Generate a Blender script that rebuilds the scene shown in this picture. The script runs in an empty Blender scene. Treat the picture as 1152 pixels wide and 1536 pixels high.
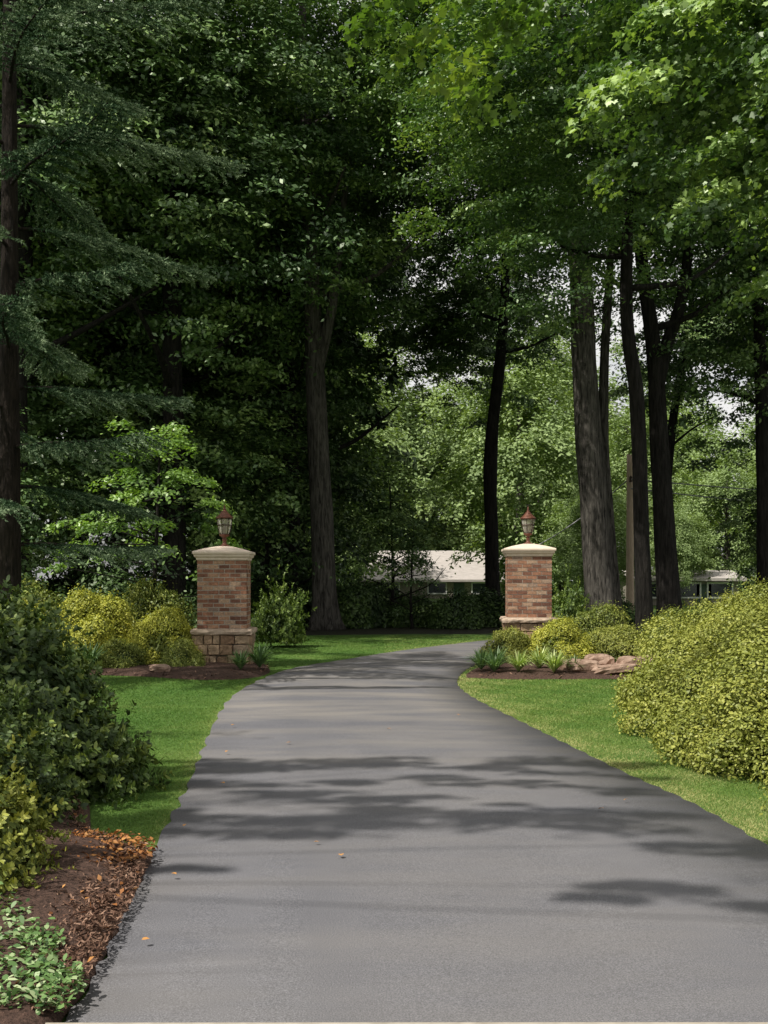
import bpy, math, random
import numpy as np
from mathutils import Vector, Matrix
rng=np.random.default_rng(7); random.seed(7)
scene=bpy.context.scene
COL=scene.collection
V3=lambda *a: np.array(a,float)
# ---------------------------------------------------------------- materials
def new_mat(name):
    m=bpy.data.materials.new(name); m.use_nodes=True
    nt=m.node_tree; nt.nodes.clear()
    return m,nt
def L(nt,a,b): nt.links.new(a,b)
def noise(nt,scale,detail=4,rough=.55,vec=None,dist=0):
    n=nt.nodes.new('ShaderNodeTexNoise'); n.inputs['Scale'].default_value=scale
    n.inputs['Detail'].default_value=detail; n.inputs['Roughness'].default_value=rough
    n.inputs['Distortion'].default_value=dist
    if vec is not None: L(nt,vec,n.inputs['Vector'])
    return n.outputs['Fac']
def ramp(nt,fac,stops,interp='LINEAR'):
    r=nt.nodes.new('ShaderNodeValToRGB'); r.color_ramp.interpolation=interp
    e=r.color_ramp.elements
    while len(e)<len(stops): e.new(.5)
    for i,(p,c) in enumerate(stops):
        e[i].position=p; e[i].color=(*c,1) if len(c)==3 else c
    L(nt,fac,r.inputs['Fac']); return r.outputs['Color']
def mix(nt,fac,a,b,mode='MIX'):
    m=nt.nodes.new('ShaderNodeMix'); m.data_type='RGBA'; m.blend_type=mode
    for s,v in ((m.inputs[0],fac),(m.inputs[6],a),(m.inputs[7],b)):
        if isinstance(v,(int,float)): s.default_value=v
        elif isinstance(v,tuple): s.default_value=(*v,1)
        else: L(nt,v,s)
    return m.outputs[2]
def coords(nt,scale=(1,1,1),kind='Object'):
    t=nt.nodes.new('ShaderNodeTexCoord'); m=nt.nodes.new('ShaderNodeMapping')
    m.inputs['Scale'].default_value=scale; L(nt,t.outputs[kind],m.inputs['Vector']); return m.outputs[0]
def attr(nt,name='tint'):
    a=nt.nodes.new('ShaderNodeAttribute'); a.attribute_name=name; return a.outputs['Fac']
def bump(nt,h,strength,dist=.02):
    b=nt.nodes.new('ShaderNodeBump'); b.inputs['Strength'].default_value=strength
    b.inputs['Distance'].default_value=dist; L(nt,h,b.inputs['Height']); return b.outputs[0]
def finish(nt,col,rough=.8,spec=.3,normal=None,metal=0,extra=None):
    p=nt.nodes.new('ShaderNodeBsdfPrincipled')
    if isinstance(col,tuple): p.inputs['Base Color'].default_value=(*col,1)
    else: L(nt,col,p.inputs['Base Color'])
    if isinstance(rough,(int,float)): p.inputs['Roughness'].default_value=rough
    else: L(nt,rough,p.inputs['Roughness'])
    p.inputs['Specular IOR Level'].default_value=spec; p.inputs['Metallic'].default_value=metal
    if normal is not None: L(nt,normal,p.inputs['Normal'])
    o=nt.nodes.new('ShaderNodeOutputMaterial')
    L(nt,p.outputs[0],o.inputs[0]); return p,o
def leaf_mat(name,c0,c1,c2,trans=.3,rough=.5,gl=.05,tc=None,k=1.0):
    m,nt=new_mat(name)
    c0,c1,c2=[tuple(min(x*k,.9) for x in c) for c in (c0,c1,c2)]
    col=ramp(nt,attr(nt),[(0,c0),(.5,c1),(1,c2)])
    d=nt.nodes.new('ShaderNodeBsdfDiffuse'); L(nt,col,d.inputs[0]); out=d.outputs[0]
    if trans>0:
        t=nt.nodes.new('ShaderNodeBsdfTranslucent')
        tcol=mix(nt,1.0,col,tc or (1.5,1.6,.5),'MULTIPLY'); L(nt,tcol,t.inputs[0])
        ms=nt.nodes.new('ShaderNodeMixShader'); ms.inputs[0].default_value=trans
        L(nt,out,ms.inputs[1]); L(nt,t.outputs[0],ms.inputs[2]); out=ms.outputs[0]
    if gl>0:
        g=nt.nodes.new('ShaderNodeBsdfGlossy'); g.inputs['Roughness'].default_value=rough; g.inputs[0].default_value=(.95,1,.85,1)
        ms=nt.nodes.new('ShaderNodeMixShader'); ms.inputs[0].default_value=gl
        L(nt,out,ms.inputs[1]); L(nt,g.outputs[0],ms.inputs[2]); out=ms.outputs[0]
    o=nt.nodes.new('ShaderNodeOutputMaterial'); L(nt,out,o.inputs[0])
    return m
M={}
M['maple']=leaf_mat('maple_leaf',(.016,.038,.011),(.048,.092,.025),(.15,.21,.06),.2,.48,.07,k=2.0)
M['maple_near']=leaf_mat('maple_leaf_near',(.014,.036,.010),(.060,.108,.026),(.19,.26,.08),.26,.48,.07,k=1.85)
M['bough']=leaf_mat('bright_bough_leaf',(.04,.085,.016),(.09,.155,.03),(.17,.23,.05),.38,.5,.04,k=1.2)
M['forest']=leaf_mat('forest_leaf',(.012,.028,.008),(.038,.070,.018),(.11,.155,.042),0,.48,.07,k=2.35)
M['far']=leaf_mat('hazed_distant_leaf',(.08,.115,.045),(.13,.175,.07),(.20,.25,.11),.2,.6,.02,k=1.95)  # leaf colour lightened to stand in for haze over distance
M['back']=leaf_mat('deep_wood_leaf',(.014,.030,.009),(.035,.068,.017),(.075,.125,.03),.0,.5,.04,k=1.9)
M['understory']=leaf_mat('understory_leaf',(.05,.10,.02),(.11,.19,.04),(.22,.32,.09),.3,.45,.06,k=1.5)
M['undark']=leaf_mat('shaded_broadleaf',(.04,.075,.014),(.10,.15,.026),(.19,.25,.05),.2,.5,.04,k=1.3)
M['spruce']=leaf_mat('spruce_needle',(.012,.027,.013),(.046,.078,.040),(.17,.22,.125),.0,.5,.0,k=1.5)
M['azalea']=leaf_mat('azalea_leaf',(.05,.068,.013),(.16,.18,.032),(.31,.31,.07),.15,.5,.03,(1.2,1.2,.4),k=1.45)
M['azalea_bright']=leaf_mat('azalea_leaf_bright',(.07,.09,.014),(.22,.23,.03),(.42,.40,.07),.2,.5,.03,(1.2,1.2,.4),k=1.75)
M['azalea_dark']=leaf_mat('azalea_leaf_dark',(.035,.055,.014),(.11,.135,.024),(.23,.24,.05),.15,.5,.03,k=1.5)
M['rhodo']=leaf_mat('rhododendron_leaf',(.020,.038,.010),(.055,.088,.020),(.20,.24,.05),.12,.5,.04,k=1.45)
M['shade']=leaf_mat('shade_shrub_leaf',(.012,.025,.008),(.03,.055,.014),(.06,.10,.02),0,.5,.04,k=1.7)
M['grass']=leaf_mat('grass_blade',(.045,.118,.018),(.12,.185,.036),(.36,.34,.14),.15,.5,.02,(1.1,1.1,.5),k=1.3)
M['lily']=leaf_mat('lily_blade',(.05,.10,.035),(.09,.16,.06),(.16,.24,.10),.2,.5,.05,k=1.4)
M['lily_pale']=leaf_mat('variegated_blade',(.12,.18,.05),(.24,.30,.10),(.42,.46,.22),.2,.5,.05,k=1.6)
M['ivy']=leaf_mat('ivy_leaf',(.03,.075,.018),(.10,.18,.05),(.34,.40,.22),.1,.5,.05,k=1.3)
M['dead']=leaf_mat('dead_leaf',(.10,.04,.018),(.28,.11,.035),(.50,.25,.08),.1,.6,.02,(1,.8,.5),k=1.1)
M['chips']=leaf_mat('bark_chip',(.03,.018,.012),(.10,.057,.040),(.26,.165,.115),.0,.8,.0,(1,1,1),k=1.35)

def bark(name,c0,c1,sc=1.0):
    m,nt=new_mat(name)
    v=coords(nt,(9*sc,9*sc,1.3*sc)); v2=coords(nt,(1,1,.6))
    f=noise(nt,1.6,8,.65,v,.6); g=noise(nt,1.2,3,.5,v2)
    col=mix(nt,g,ramp(nt,f,[(.35,c0),(.6,c1)]),ramp(nt,f,[(.3,tuple(x*.5 for x in c0)),(.65,tuple(x*.7 for x in c1))]))
    finish(nt,col,.9,.15,bump(nt,f,1.0,.09)); return m
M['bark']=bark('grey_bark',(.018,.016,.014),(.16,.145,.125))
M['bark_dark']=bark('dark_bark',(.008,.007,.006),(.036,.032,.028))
M['twig']=bark('spruce_bark',(.015,.012,.010),(.05,.038,.03),2)

def m_asphalt():
    m,nt=new_mat('asphalt'); v=coords(nt)
    big=noise(nt,.35,3,.5,coords(nt,(1,.5,1))); fine=noise(nt,170,2,.6,v); mid=noise(nt,2.2,4,.55,v)
    base=ramp(nt,big,[(.35,(.122,.122,.134)),(.65,(.152,.149,.156))])
    sp=ramp(nt,fine,[(.36,(.60,.60,.60)),(.52,(1,1,1)),(.66,(1.34,1.34,1.34)),(.76,(2.1,2.1,2.06))])
    c=mix(nt,1.0,base,sp,'MULTIPLY')
    c=mix(nt,.35,c,mix(nt,1.0,c,ramp(nt,mid,[(.3,(.80,.80,.81)),(.7,(1.18,1.17,1.15))]),'MULTIPLY'))
    st=noise(nt,1.0,4,.6,coords(nt,(.5,1.6,1)))
    sep=nt.nodes.new('ShaderNodeSeparateXYZ'); L(nt,v,sep.inputs[0])
    mr=nt.nodes.new('ShaderNodeMapRange'); mr.inputs[1].default_value=8; mr.inputs[2].default_value=14; L(nt,sep.outputs[1],mr.inputs[0])
    wf=mix(nt,1.0,ramp(nt,st,[(.38,(0,0,0)),(.66,(.7,.7,.7))]),mix(nt,mr.outputs[0],(.3,.3,.3),(1,1,1)),'MULTIPLY')
    c=mix(nt,wf,c,(.25,.228,.20))
    vo=nt.nodes.new('ShaderNodeTexVoronoi'); vo.inputs['Scale'].default_value=60; L(nt,v,vo.inputs['Vector'])
    white=ramp(nt,vo.outputs['Distance'],[(.0,(1,1,1)),(.07,(1,1,1)),(.10,(0,0,0))])
    gate=ramp(nt,noise(nt,9,2,.5,v),[(.46,(0,0,0)),(.62,(.7,.7,.7))])
    c=mix(nt,mix(nt,1.0,white,gate,'MULTIPLY'),c,(.42,.41,.40))
    finish(nt,c,.75,.3,bump(nt,fine,.3,.004)); return m
M['asphalt']=m_asphalt()
def m_simple(name,c0,c1,scale,rough=.85,b=.3,dist=.01,detail=6,spec=.25,metal=0,sc=(1,1,1)):
    m,nt=new_mat(name); f=noise(nt,scale,detail,.6,coords(nt,sc))
    finish(nt,ramp(nt,f,[(.3,c0),(.7,c1)]),rough,spec,bump(nt,f,b,dist),metal); return m
M['street']=m_simple('street_asphalt',(.17,.17,.17),(.24,.235,.23),3)
M['concrete']=m_simple('concrete',(.30,.26,.20),(.45,.40,.32),14)
def m_lawn(name,k=1.0):
    m,nt=new_mat(name)
    a=noise(nt,.8,4,.6,coords(nt)); b=noise(nt,60,4,.7,coords(nt)); 
    c1=ramp(nt,a,[(.3,(.05*k,.11*k,.018*k)),(.6,(.08*k,.14*k,.026*k)),(.8,(.13*k,.165*k,.045*k))])
    c=mix(nt,1.0,c1,ramp(nt,b,[(.3,(.45,.45,.45)),(.7,(1.3,1.3,1.3))]),'MULTIPLY')
    finish(nt,c,.85,.2,bump(nt,b,.6,.02)); return m
M['lawn']=m_lawn('lawn_turf',1.3); M['ground']=m_lawn('ground_turf',.9)
M['mulch']=m_simple('mulch',(.03,.018,.013),(.13,.075,.055),38,.9,1.0,.03)
M['litter']=m_simple('forest_litter',(.012,.012,.007),(.045,.045,.022),9,.95,.8,.03)
def m_brick():
    m,nt=new_mat('brick'); t=attr(nt)
    c=ramp(nt,t,[(0,(.14,.068,.048)),(.2,(.25,.12,.078)),(.45,(.34,.17,.105)),(.7,(.40,.235,.15)),(.88,(.45,.31,.215)),(1,(.24,.17,.135))])
    f=noise(nt,30,6,.65,coords(nt)); c=mix(nt,1.0,c,ramp(nt,f,[(.3,(.6,.6,.6)),(.7,(1.35,1.33,1.3))]),'MULTIPLY')
    finish(nt,c,.9,.2,bump(nt,f,.6,.008)); return m
M['brick']=m_brick()
M['mortar']=m_simple('mortar',(.38,.34,.28),(.54,.49,.42),40)
M['grout']=m_simple('stone_grout',(.16,.125,.095),(.25,.20,.15),40)
def m_stone():
    m,nt=new_mat('field_stone'); t=attr(nt)
    c=ramp(nt,t,[(0,(.24,.15,.095)),(.4,(.36,.25,.16)),(.75,(.47,.35,.235)),(1,(.31,.235,.175))])
    f=noise(nt,12,7,.65,coords(nt)); c=mix(nt,1.0,c,ramp(nt,f,[(.3,(.55,.53,.5)),(.7,(1.35,1.33,1.3))]),'MULTIPLY')
    finish(nt,c,.9,.2,bump(nt,f,1.0,.04)); return m
M['stone']=m_stone()
M['cap']=m_simple('limestone_cap',(.68,.55,.43),(.82,.69,.56),9,.8,.15,.006)
M['ledge']=m_simple('ledge_stone',(.38,.28,.20),(.58,.46,.35),12,.9,.8,.02)
M['rock']=m_simple('red_rock',(.20,.12,.085),(.46,.33,.25),7,.9,1.0,.04)
M['copper']=m_simple('aged_copper',(.085,.034,.022),(.22,.088,.052),20,.5,.1,.003,4,.4,.3)
M['bronze']=m_simple('bronze_frame',(.035,.02,.014),(.08,.045,.03),20,.5,.1,.003,4,.5,.4)
def m_glass():
    m,nt=new_mat('seeded_glass'); f=noise(nt,25,3,.5,coords(nt))
    p,o=finish(nt,(.82,.76,.62),.12,.5,bump(nt,f,.2,.01)); p.inputs['Transmission Weight'].default_value=.7
    return m
M['glass']=m_glass()
M['pole']=m_simple('weathered_pole',(.52,.38,.27),(.72,.56,.43),6,.9,.4,.01,6,.2,0,(6,6,.6))
M['wire']=m_simple('cable_rubber',(.35,.35,.35),(.45,.45,.45),5)
M['roof']=m_simple('shingle_roof',(.36,.325,.30),(.50,.455,.425),2.2,.9,.5,.03,6,.2,0,(1,1,8))
M['siding']=m_simple('shaded_siding',(.24,.21,.18),(.32,.28,.24),3,.7,.05)  # wall colour darkened to a gray-tan that stands in for shade
M['white']=m_simple('white_trim',(.60,.60,.58),(.72,.72,.70),3,.6,.05)
M['window']=m_simple('dark_window',(.02,.025,.03),(.04,.05,.06),2,.1,.0,.001,2,.6)
M['door']=m_simple('green_door',(.05,.08,.06),(.07,.10,.08),4,.5)

# ---------------------------------------------------------------- object helpers
def finalize(o,parent=None,label=None,cat=None,group=None,kind=None):
    COL.objects.link(o)
    if parent is not None: o.parent=parent
    if label: o['label']=label
    if cat: o['category']=cat
    if group: o['group']=group
    if kind: o['kind']=kind
    return o
def empty(name,loc,label,cat,group=None):
    o=bpy.data.objects.new(name,None); o.location=loc; o.empty_display_size=.3
    return finalize(o,None,label,cat,group)
def raw_mesh(name,V,F,k,mat,tint=None,smooth=False):
    me=bpy.data.meshes.new(name); V=np.asarray(V,np.float32); F=np.asarray(F,np.int32)
    me.vertices.add(len(V)); me.vertices.foreach_set('co',V.ravel())
    me.loops.add(F.size); me.loops.foreach_set('vertex_index',F.ravel())
    me.polygons.add(len(F)); me.polygons.foreach_set('loop_start',np.arange(0,F.size,k,dtype=np.int32))
    me.update(calc_edges=True)
    if smooth: me.polygons.foreach_set('use_smooth',np.ones(len(F),bool))
    if tint is not None:
        a=me.attributes.new('tint','FLOAT','POINT'); a.data.foreach_set('value',np.asarray(tint,np.float32))
    me.materials.append(mat); return me
class MB:
    def __init__(s): s.v=[];s.f=[];s.t=[];s.m=[]
    def add(s,v,f,t=.5,mi=0):
        o=len(s.v); s.v+= [tuple(map(float,x)) for x in v]; s.t+=[t]*len(v)
        s.f+=[tuple(i+o for i in q) for q in f]; s.m+=[mi]*len(f)
    def box(s,c,d,t=.5,mi=0,jit=0,bev=0):
        x,y,z=[q/2 for q in d]
        v=[(c[0]+a*x+random.uniform(-jit,jit),c[1]+b*y+random.uniform(-jit,jit),c[2]+e*z+random.uniform(-jit,jit)) for e in(-1,1) for b in(-1,1) for a in(-1,1)]
        s.add(v,[(0,2,3,1),(4,5,7,6),(0,1,5,4),(2,6,7,3),(0,4,6,2),(1,3,7,5)],t,mi)
    def rings(s,prof,seg,rot=0,c=(0,0,0),t=.5,mi=0,cap=True):
        v=[];f=[]
        for r,z in prof:
            for i in range(seg):
                a=rot+2*math.pi*i/seg; v.append((c[0]+r*math.cos(a),c[1]+r*math.sin(a),c[2]+z))
        for j in range(len(prof)-1):
            for i in range(seg):
                k=(i+1)%seg; f.append((j*seg+i,j*seg+k,(j+1)*seg+k,(j+1)*seg+i))
        if cap:
            f.append(tuple(reversed(range(seg)))); n=(len(prof)-1)*seg; f.append(tuple(n+i for i in range(seg)))
        s.add(v,f,t,mi)
    def tube(s,pts,rad,seg=8,t=.5,mi=0,flare=0,rough=0,ph=0):
        pts=[np.asarray(p,float) for p in pts]; v=[];f=[]; n=len(pts); up=V3(0,1,0)
        for j,p in enumerate(pts):
            d=pts[min(j+1,n-1)]-pts[max(j-1,0)]; d/=np.linalg.norm(d)+1e-9
            a=np.cross(up,d)
            if np.linalg.norm(a)<.1: a=np.cross(V3(1,0,0),d)
            a/=np.linalg.norm(a); b=np.cross(d,a)
            for i in range(seg):
                th=2*math.pi*i/seg; r=rad[j]
                if rough: r*=1+rough*(math.sin(5*th+p[2]*.7+ph)+.6*math.sin(9*th-p[2]*1.3+ph*2)+.5*math.sin(3*th+p[2]*2.1))
                if flare:
                    h=max(p[2]-pts[0][2],0); r*=1+flare*math.exp(-h/.45)*(.55+.45*math.cos(5*th+ph))
                v.append(p+r*(a*math.cos(th)+b*math.sin(th)))
        for j in range(n-1):
            for i in range(seg):
                k=(i+1)%seg; f.append((j*seg+i,j*seg+k,(j+1)*seg+k,(j+1)*seg+i))
        f.append(tuple((n-1)*seg+i for i in range(seg))); f.append(tuple(reversed(range(seg))))
        s.add(v,f,t,mi)
    def mesh(s,name,mats,smooth=False):
        me=bpy.data.meshes.new(name); me.from_pydata(s.v,[],s.f); me.update()
        for m in mats: me.materials.append(m)
        me.polygons.foreach_set('material_index',s.m)
        if smooth: me.polygons.foreach_set('use_smooth',[True]*len(s.f))
        a=me.attributes.new('tint','FLOAT','POINT'); a.data.foreach_set('value',s.t)
        return me
def obj(name,me,parent=None,loc=(0,0,0),**k):
    o=bpy.data.objects.new(name,me); o.location=loc; return finalize(o,parent,**k)
def smoothpath(P,n):
    P=[np.asarray(p,float) for p in P]; out=[]
    Q=[2*P[0]-P[1]]+P+[2*P[-1]-P[-2]]
    m=len(P)-1
    for i in range(n+1):
        u=i/n*m; k=min(int(u),m-1); t=u-k; a,b,c,d=Q[k:k+4]
        out.append(.5*((2*b)+(c-a)*t+(2*a-5*b+4*c-d)*t*t+(3*b-a-3*c+d)*t**3))
    return out
def unit(a): return a/(np.linalg.norm(a,axis=-1,keepdims=True)+1e-9)
QUAD=np.array([(-.5,0,0),(0,-.27,.07),(.5,0,-.06),(0,.27,.07)])
HEX=np.array([(-.5,0,0),(-.2,-.24,.04),(.2,-.22,.03),(.5,0,-.06),(.2,.22,.03),(-.2,.24,.04)])
_ma=[(0,.62),(26,.36),(52,.56),(90,.30),(125,.44),(180,.26)]
_ma=_ma+[(-a,r) for a,r in reversed(_ma[1:-1])]
MAPLE=np.array([(r*math.cos(math.radians(a)),r*math.sin(math.radians(a)),-.26*r*r) for a,r in _ma])
def leaves(name,P,Nm,size,tmpl,mat,tint,direc=None):
    n=len(P); Nm=unit(Nm)
    rv=rng.normal(size=(n,3)) if direc is None else direc
    T=unit(rv-Nm*np.sum(rv*Nm,1,keepdims=True)); B=np.cross(Nm,T)
    s=np.asarray(size).reshape(-1,1,1)
    V=P[:,None,:]+s*(tmpl[None,:,0:1]*T[:,None]+tmpl[None,:,1:2]*B[:,None]+tmpl[None,:,2:3]*Nm[:,None])
    k=len(tmpl); F=np.arange(n*k).reshape(n,k)
    return raw_mesh(name,V.reshape(-1,3),F,k,mat,np.repeat(np.clip(tint,0,1),k))
def sprays(C,R,per,out,flat=.22,droop=.35,tilt=.35,sx=1,sy=1,ct=.24):
    n=len(C); th=rng.uniform(0,2*np.pi,(n,per)); ph=rng.uniform(0,6.28,(n,1)); kk=rng.integers(2,5,(n,1))
    r=np.sqrt(rng.uniform(0,1,(n,per)))*R[:,None]*(.72+.28*np.sin(kk*th+ph))
    r*=1+.15*rng.normal(size=r.shape)
    dx=r*np.cos(th)*sx; dy=r*np.sin(th)*sy
    dz=-droop*r*r/R[:,None]+rng.normal(size=r.shape)*flat*R[:,None]*.6-tilt*(dx*out[:,0:1]+dy*out[:,1:2])
    P=C[:,None,:]+np.stack([dx,dy,dz],2)
    Nn=V3(0,0,1)+.45*out[:,None,:]+.35*np.stack([dx,dy,0*dz],2)/R[:,None,None]+.5*rng.normal(size=P.shape)
    t=(rng.normal(.42,ct,(n,1))+rng.normal(0,.15,(n,per))).ravel()
    return P.reshape(-1,3),Nn.reshape(-1,3),t
def crown_centres(n,rad,shell=.45,zc=0):
    d=unit(rng.normal(size=(n,3))); r=(shell+(1-shell)*rng.uniform(0,1,(n,1)))
    lump=1+.16*np.sin(3*d[:,0:1]*2+1)+.14*np.sin(5*d[:,2:3]+4*d[:,1:2])
    return d*r*lump*np.array(rad),d
def crown_mesh(name,n,rad,per,size,mat,tmpl=QUAD,R=(.8,1.4),shell=.35,keep=None,**k):
    C,d=crown_centres(n,rad,shell)
    if keep is not None:
        q=keep(C); C=C[q]; d=d[q]
    Rr=rng.uniform(*R,len(C)); P,Nn,t=sprays(C,Rr,per,d,**k)
    return leaves(name,P,Nn,rng.uniform(.7,1.2,len(P))*size,tmpl,mat,t)
def copy_tree(src_parts,name,loc,rot,sc,**k):
    e=empty(name,loc,k['label'],k['cat'],k.get('group')); e.rotation_euler=(0,0,rot); e.scale=sc
    for p in src_parts:
        c=p.copy(); c.parent=e; COL.objects.link(c)
    return e

# ---------------------------------------------------------------- ground
def sheet(name,poly,z,mat,label,subd=False,profile=None):
    poly=np.array(poly,float)
    if profile is None:
        v=[(x,y,z) for x,y in poly]; mb=MB(); mb.add(v,[tuple(range(len(v)))])
    else:
        c=poly.mean(0); mb=MB(); v=[];f=[]; n=len(poly)
        for s,h in profile:
            for p in poly:
                q=c+(p-c)*s; v.append((q[0],q[1],z+h+(random.uniform(-.012,.012) if s<.99 else 0)))
        for j in range(len(profile)-1):
            for i in range(n):
                k=(i+1)%n; f.append((j*n+i,j*n+k,(j+1)*n+k,(j+1)*n+i))
        f.append(tuple((len(profile)-1)*n+i for i in range(n))); mb.add(v,f)
    return obj(name,mb.mesh(name,[mat],profile is not None),kind='structure',label=label)
sheet('ground',[(-900,-60),(900,-60),(900,1200),(-900,1200)],0,M['ground'],'green rough ground reaching to the horizon')
sheet('forest_floor',[(-40,31),(-12,27.5),(-5,30),(-3.2,32),(3,33.2),(4.4,36),(3,48),(2,70),(-40,70)],.006,M['litter'],'dark leaf litter under the trees')
sheet('lawn',[(-8,5),(8,5),(8,27),(5,32),(1,33),(-5,31.5),(-10,27)],.010,M['lawn'],'mown green lawn beside the driveway')
LE=[(-1.12,2.0),(-1.13,4.08),(-1.17,4.7),(-1.25,5.65),(-1.36,6.78),(-1.46,8.22),(-1.63,10.04),(-1.85,12.3),(-2.04,15.2),(-1.94,17.8),(-1.61,20.1),(-.73,22.4),(.35,25),(1.68,27.6),(3.2,30),(6.0,32.4),(10,34.6),(16,38),(20,41)]
RE=[(2.6,2.0),(2.45,4.08),(2.40,4.9),(2.34,5.8),(2.27,6.7),(2.17,8.0),(1.97,9.2),(1.74,10.9),(1.50,12.7),(1.20,15.0),(1.10,16.9),(1.24,18.6),(1.55,20.4),(2.1,22.4),(3.1,24.6),(5.0,27.0),(8,29.2),(13,31.5),(22,38)]
n=170
A=smoothpath([(*p,0) for p in LE],n); B=smoothpath([(*p,0) for p in RE],n)
mb=MB(); v=[];f=[]; cs=[-.0,0,.25,.5,.75,1,1.0]
for i in range(n+1):
    wob=.018*math.sin(i*1.7)+.012*math.sin(i*4.1); a=A[i]+V3(wob,0,0); b=B[i]+V3(.015*math.sin(i*2.3+1),0,0)
    for j,c in enumerate(cs):
        p=a*(1-c)+b*c; v.append((p[0],p[1],.0 if j in(0,6) else .026+.02*(1-(2*c-1)**2)))
for i in range(n):
    for j in range(6):
        o=i*7+j; f.append((o,o+1,o+8,o+7))
mb.add(v,f); obj('driveway',mb.mesh('driveway',[M['asphalt']],True),kind='structure',label='grey asphalt driveway curving between the brick pillars')
sheet('concrete_apron',[(-3,-1),(4,-1),(4,3.965),(-3,3.955)],.052,M['concrete'],'tan concrete apron at the end of the driveway')
sheet('street',[(5,39.5),(200,39.5),(200,45.5),(-5,45.5)],.02,M['street'],'pale asphalt street beyond the gate')
prof=[(1,0),(.97,.035),(.85,.07),(.6,.10),(.3,.11)]
BL=[(-9,18.6),(-7,18.5),(-5.2,18.8),(-4,18.5),(-3.0,17.9),(-2.3,18.0),(-2.02,18.5),(-1.95,19.3),(-2.05,20.2),(-2.3,21.3),(-3,22.6),(-4.5,24.5),(-9,27)]
BR=[(1.32,18.3),(1.9,18.0),(2.8,18.0),(3.6,18.0),(4.6,17.6),(6,16),(9,16),(9,26),(6,25),(4,24.2),(2.6,22.6),(1.75,20.5),(1.42,19.2)]
BN=[(-1.30,6.45),(-1.24,5.7),(-1.17,4.7),(-1.16,4.1),(-1.3,2.5),(-4.5,2.5),(-5,11),(-3.2,10.6),(-2.7,9.4),(-2.15,8.2),(-1.75,6.9)]
BH=[(3.25,6.9),(3.1,8.6),(3.0,9.8),(3.0,11.2),(3.2,13),(3.7,14.8),(4.3,16.5),(8,17),(8,5.5),(3.6,5.5)]
def sm(poly,m=6):
    P=[V3(*p,0) for p in poly]; P=P+[P[0]]; return [(p[0],p[1]) for p in smoothpath(P,len(poly)*m)[:-1]]
for p,l in ((BL,'brown mulch bed around the brick pillar'),(BR,'mulch bed edged with flat rocks'),(BN,'shredded bark mulch bed beside the asphalt'),(BH,'mulch under the long azalea hedge')):
    sheet('garden_bed',sm(p),.014,M['mulch'],l,profile=prof)
def inpoly(P,poly):
    poly=np.array(poly); x,y=P[:,0],P[:,1]; r=np.zeros(len(P),bool); j=len(poly)-1
    for i in range(len(poly)):
        xi,yi=poly[i];xj,yj=poly[j]
        c=((yi>y)!=(yj>y))&(x<(xj-xi)*(y-yi)/(yj-yi+1e-12)+xi); r^=c; j=i
    return r
ROAD=[(p[0],p[1]) for p in A]+[(p[0],p[1]) for p in reversed(B)]
# ---- grass blades
def grass():
    P=[]
    for (x0,x1,y0,y1,dens) in ((-3.6,-1.2,6.2,10,12000),(-5.2,-1.5,10,14,5500),(-6,-1.5,14,19,2800),(1.6,3.6,6,10,12000),(1.2,3.6,10,14,5500),(1.0,4.5,14,19,2800),(-4,5,19,32,500)):
        m=int((x1-x0)*(y1-y0)*dens); P.append(np.stack([rng.uniform(x0,x1,m),rng.uniform(y0,y1,m)],1))
    P=np.concatenate(P); off=rng.normal(0,.03,P.shape)
    k=~inpoly(P+off,ROAD)&~inpoly(P+off*2,sm(BL))&~inpoly(P+off*2,sm(BR))&~inpoly(P+off*2,sm(BN))&~inpoly(P+off*2,sm(BH))
    P=P[k]; m=len(P); far=np.clip((P[:,1]-8)/20,0,1)
    h=rng.uniform(.012,.028,m)*(1+.3*far); w=.0021+.006*far
    a=rng.uniform(0,6.28,m); l=rng.normal(0,.013,(m,2))*(1+far[:,None])
    B0=np.c_[P[:,0]-w*np.cos(a),P[:,1]-w*np.sin(a),np.full(m,.008)]; B1=np.c_[P[:,0]+w*np.cos(a),P[:,1]+w*np.sin(a),np.full(m,.008)]
    T=np.c_[P+l,h]
    V=np.stack([B0,B1,T],1).reshape(-1,3)
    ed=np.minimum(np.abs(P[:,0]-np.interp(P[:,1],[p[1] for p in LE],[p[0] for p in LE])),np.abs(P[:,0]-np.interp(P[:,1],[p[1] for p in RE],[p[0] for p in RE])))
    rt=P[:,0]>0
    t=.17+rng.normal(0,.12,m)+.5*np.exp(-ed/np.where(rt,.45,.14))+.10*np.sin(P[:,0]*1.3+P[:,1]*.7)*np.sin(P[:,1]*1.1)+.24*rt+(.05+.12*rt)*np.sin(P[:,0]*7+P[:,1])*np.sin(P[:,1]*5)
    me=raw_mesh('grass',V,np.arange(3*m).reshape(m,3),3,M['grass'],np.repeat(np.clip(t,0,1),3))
    obj('grass',me,kind='stuff',label='short mown grass blades edging the driveway',cat='grass')
grass()
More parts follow.
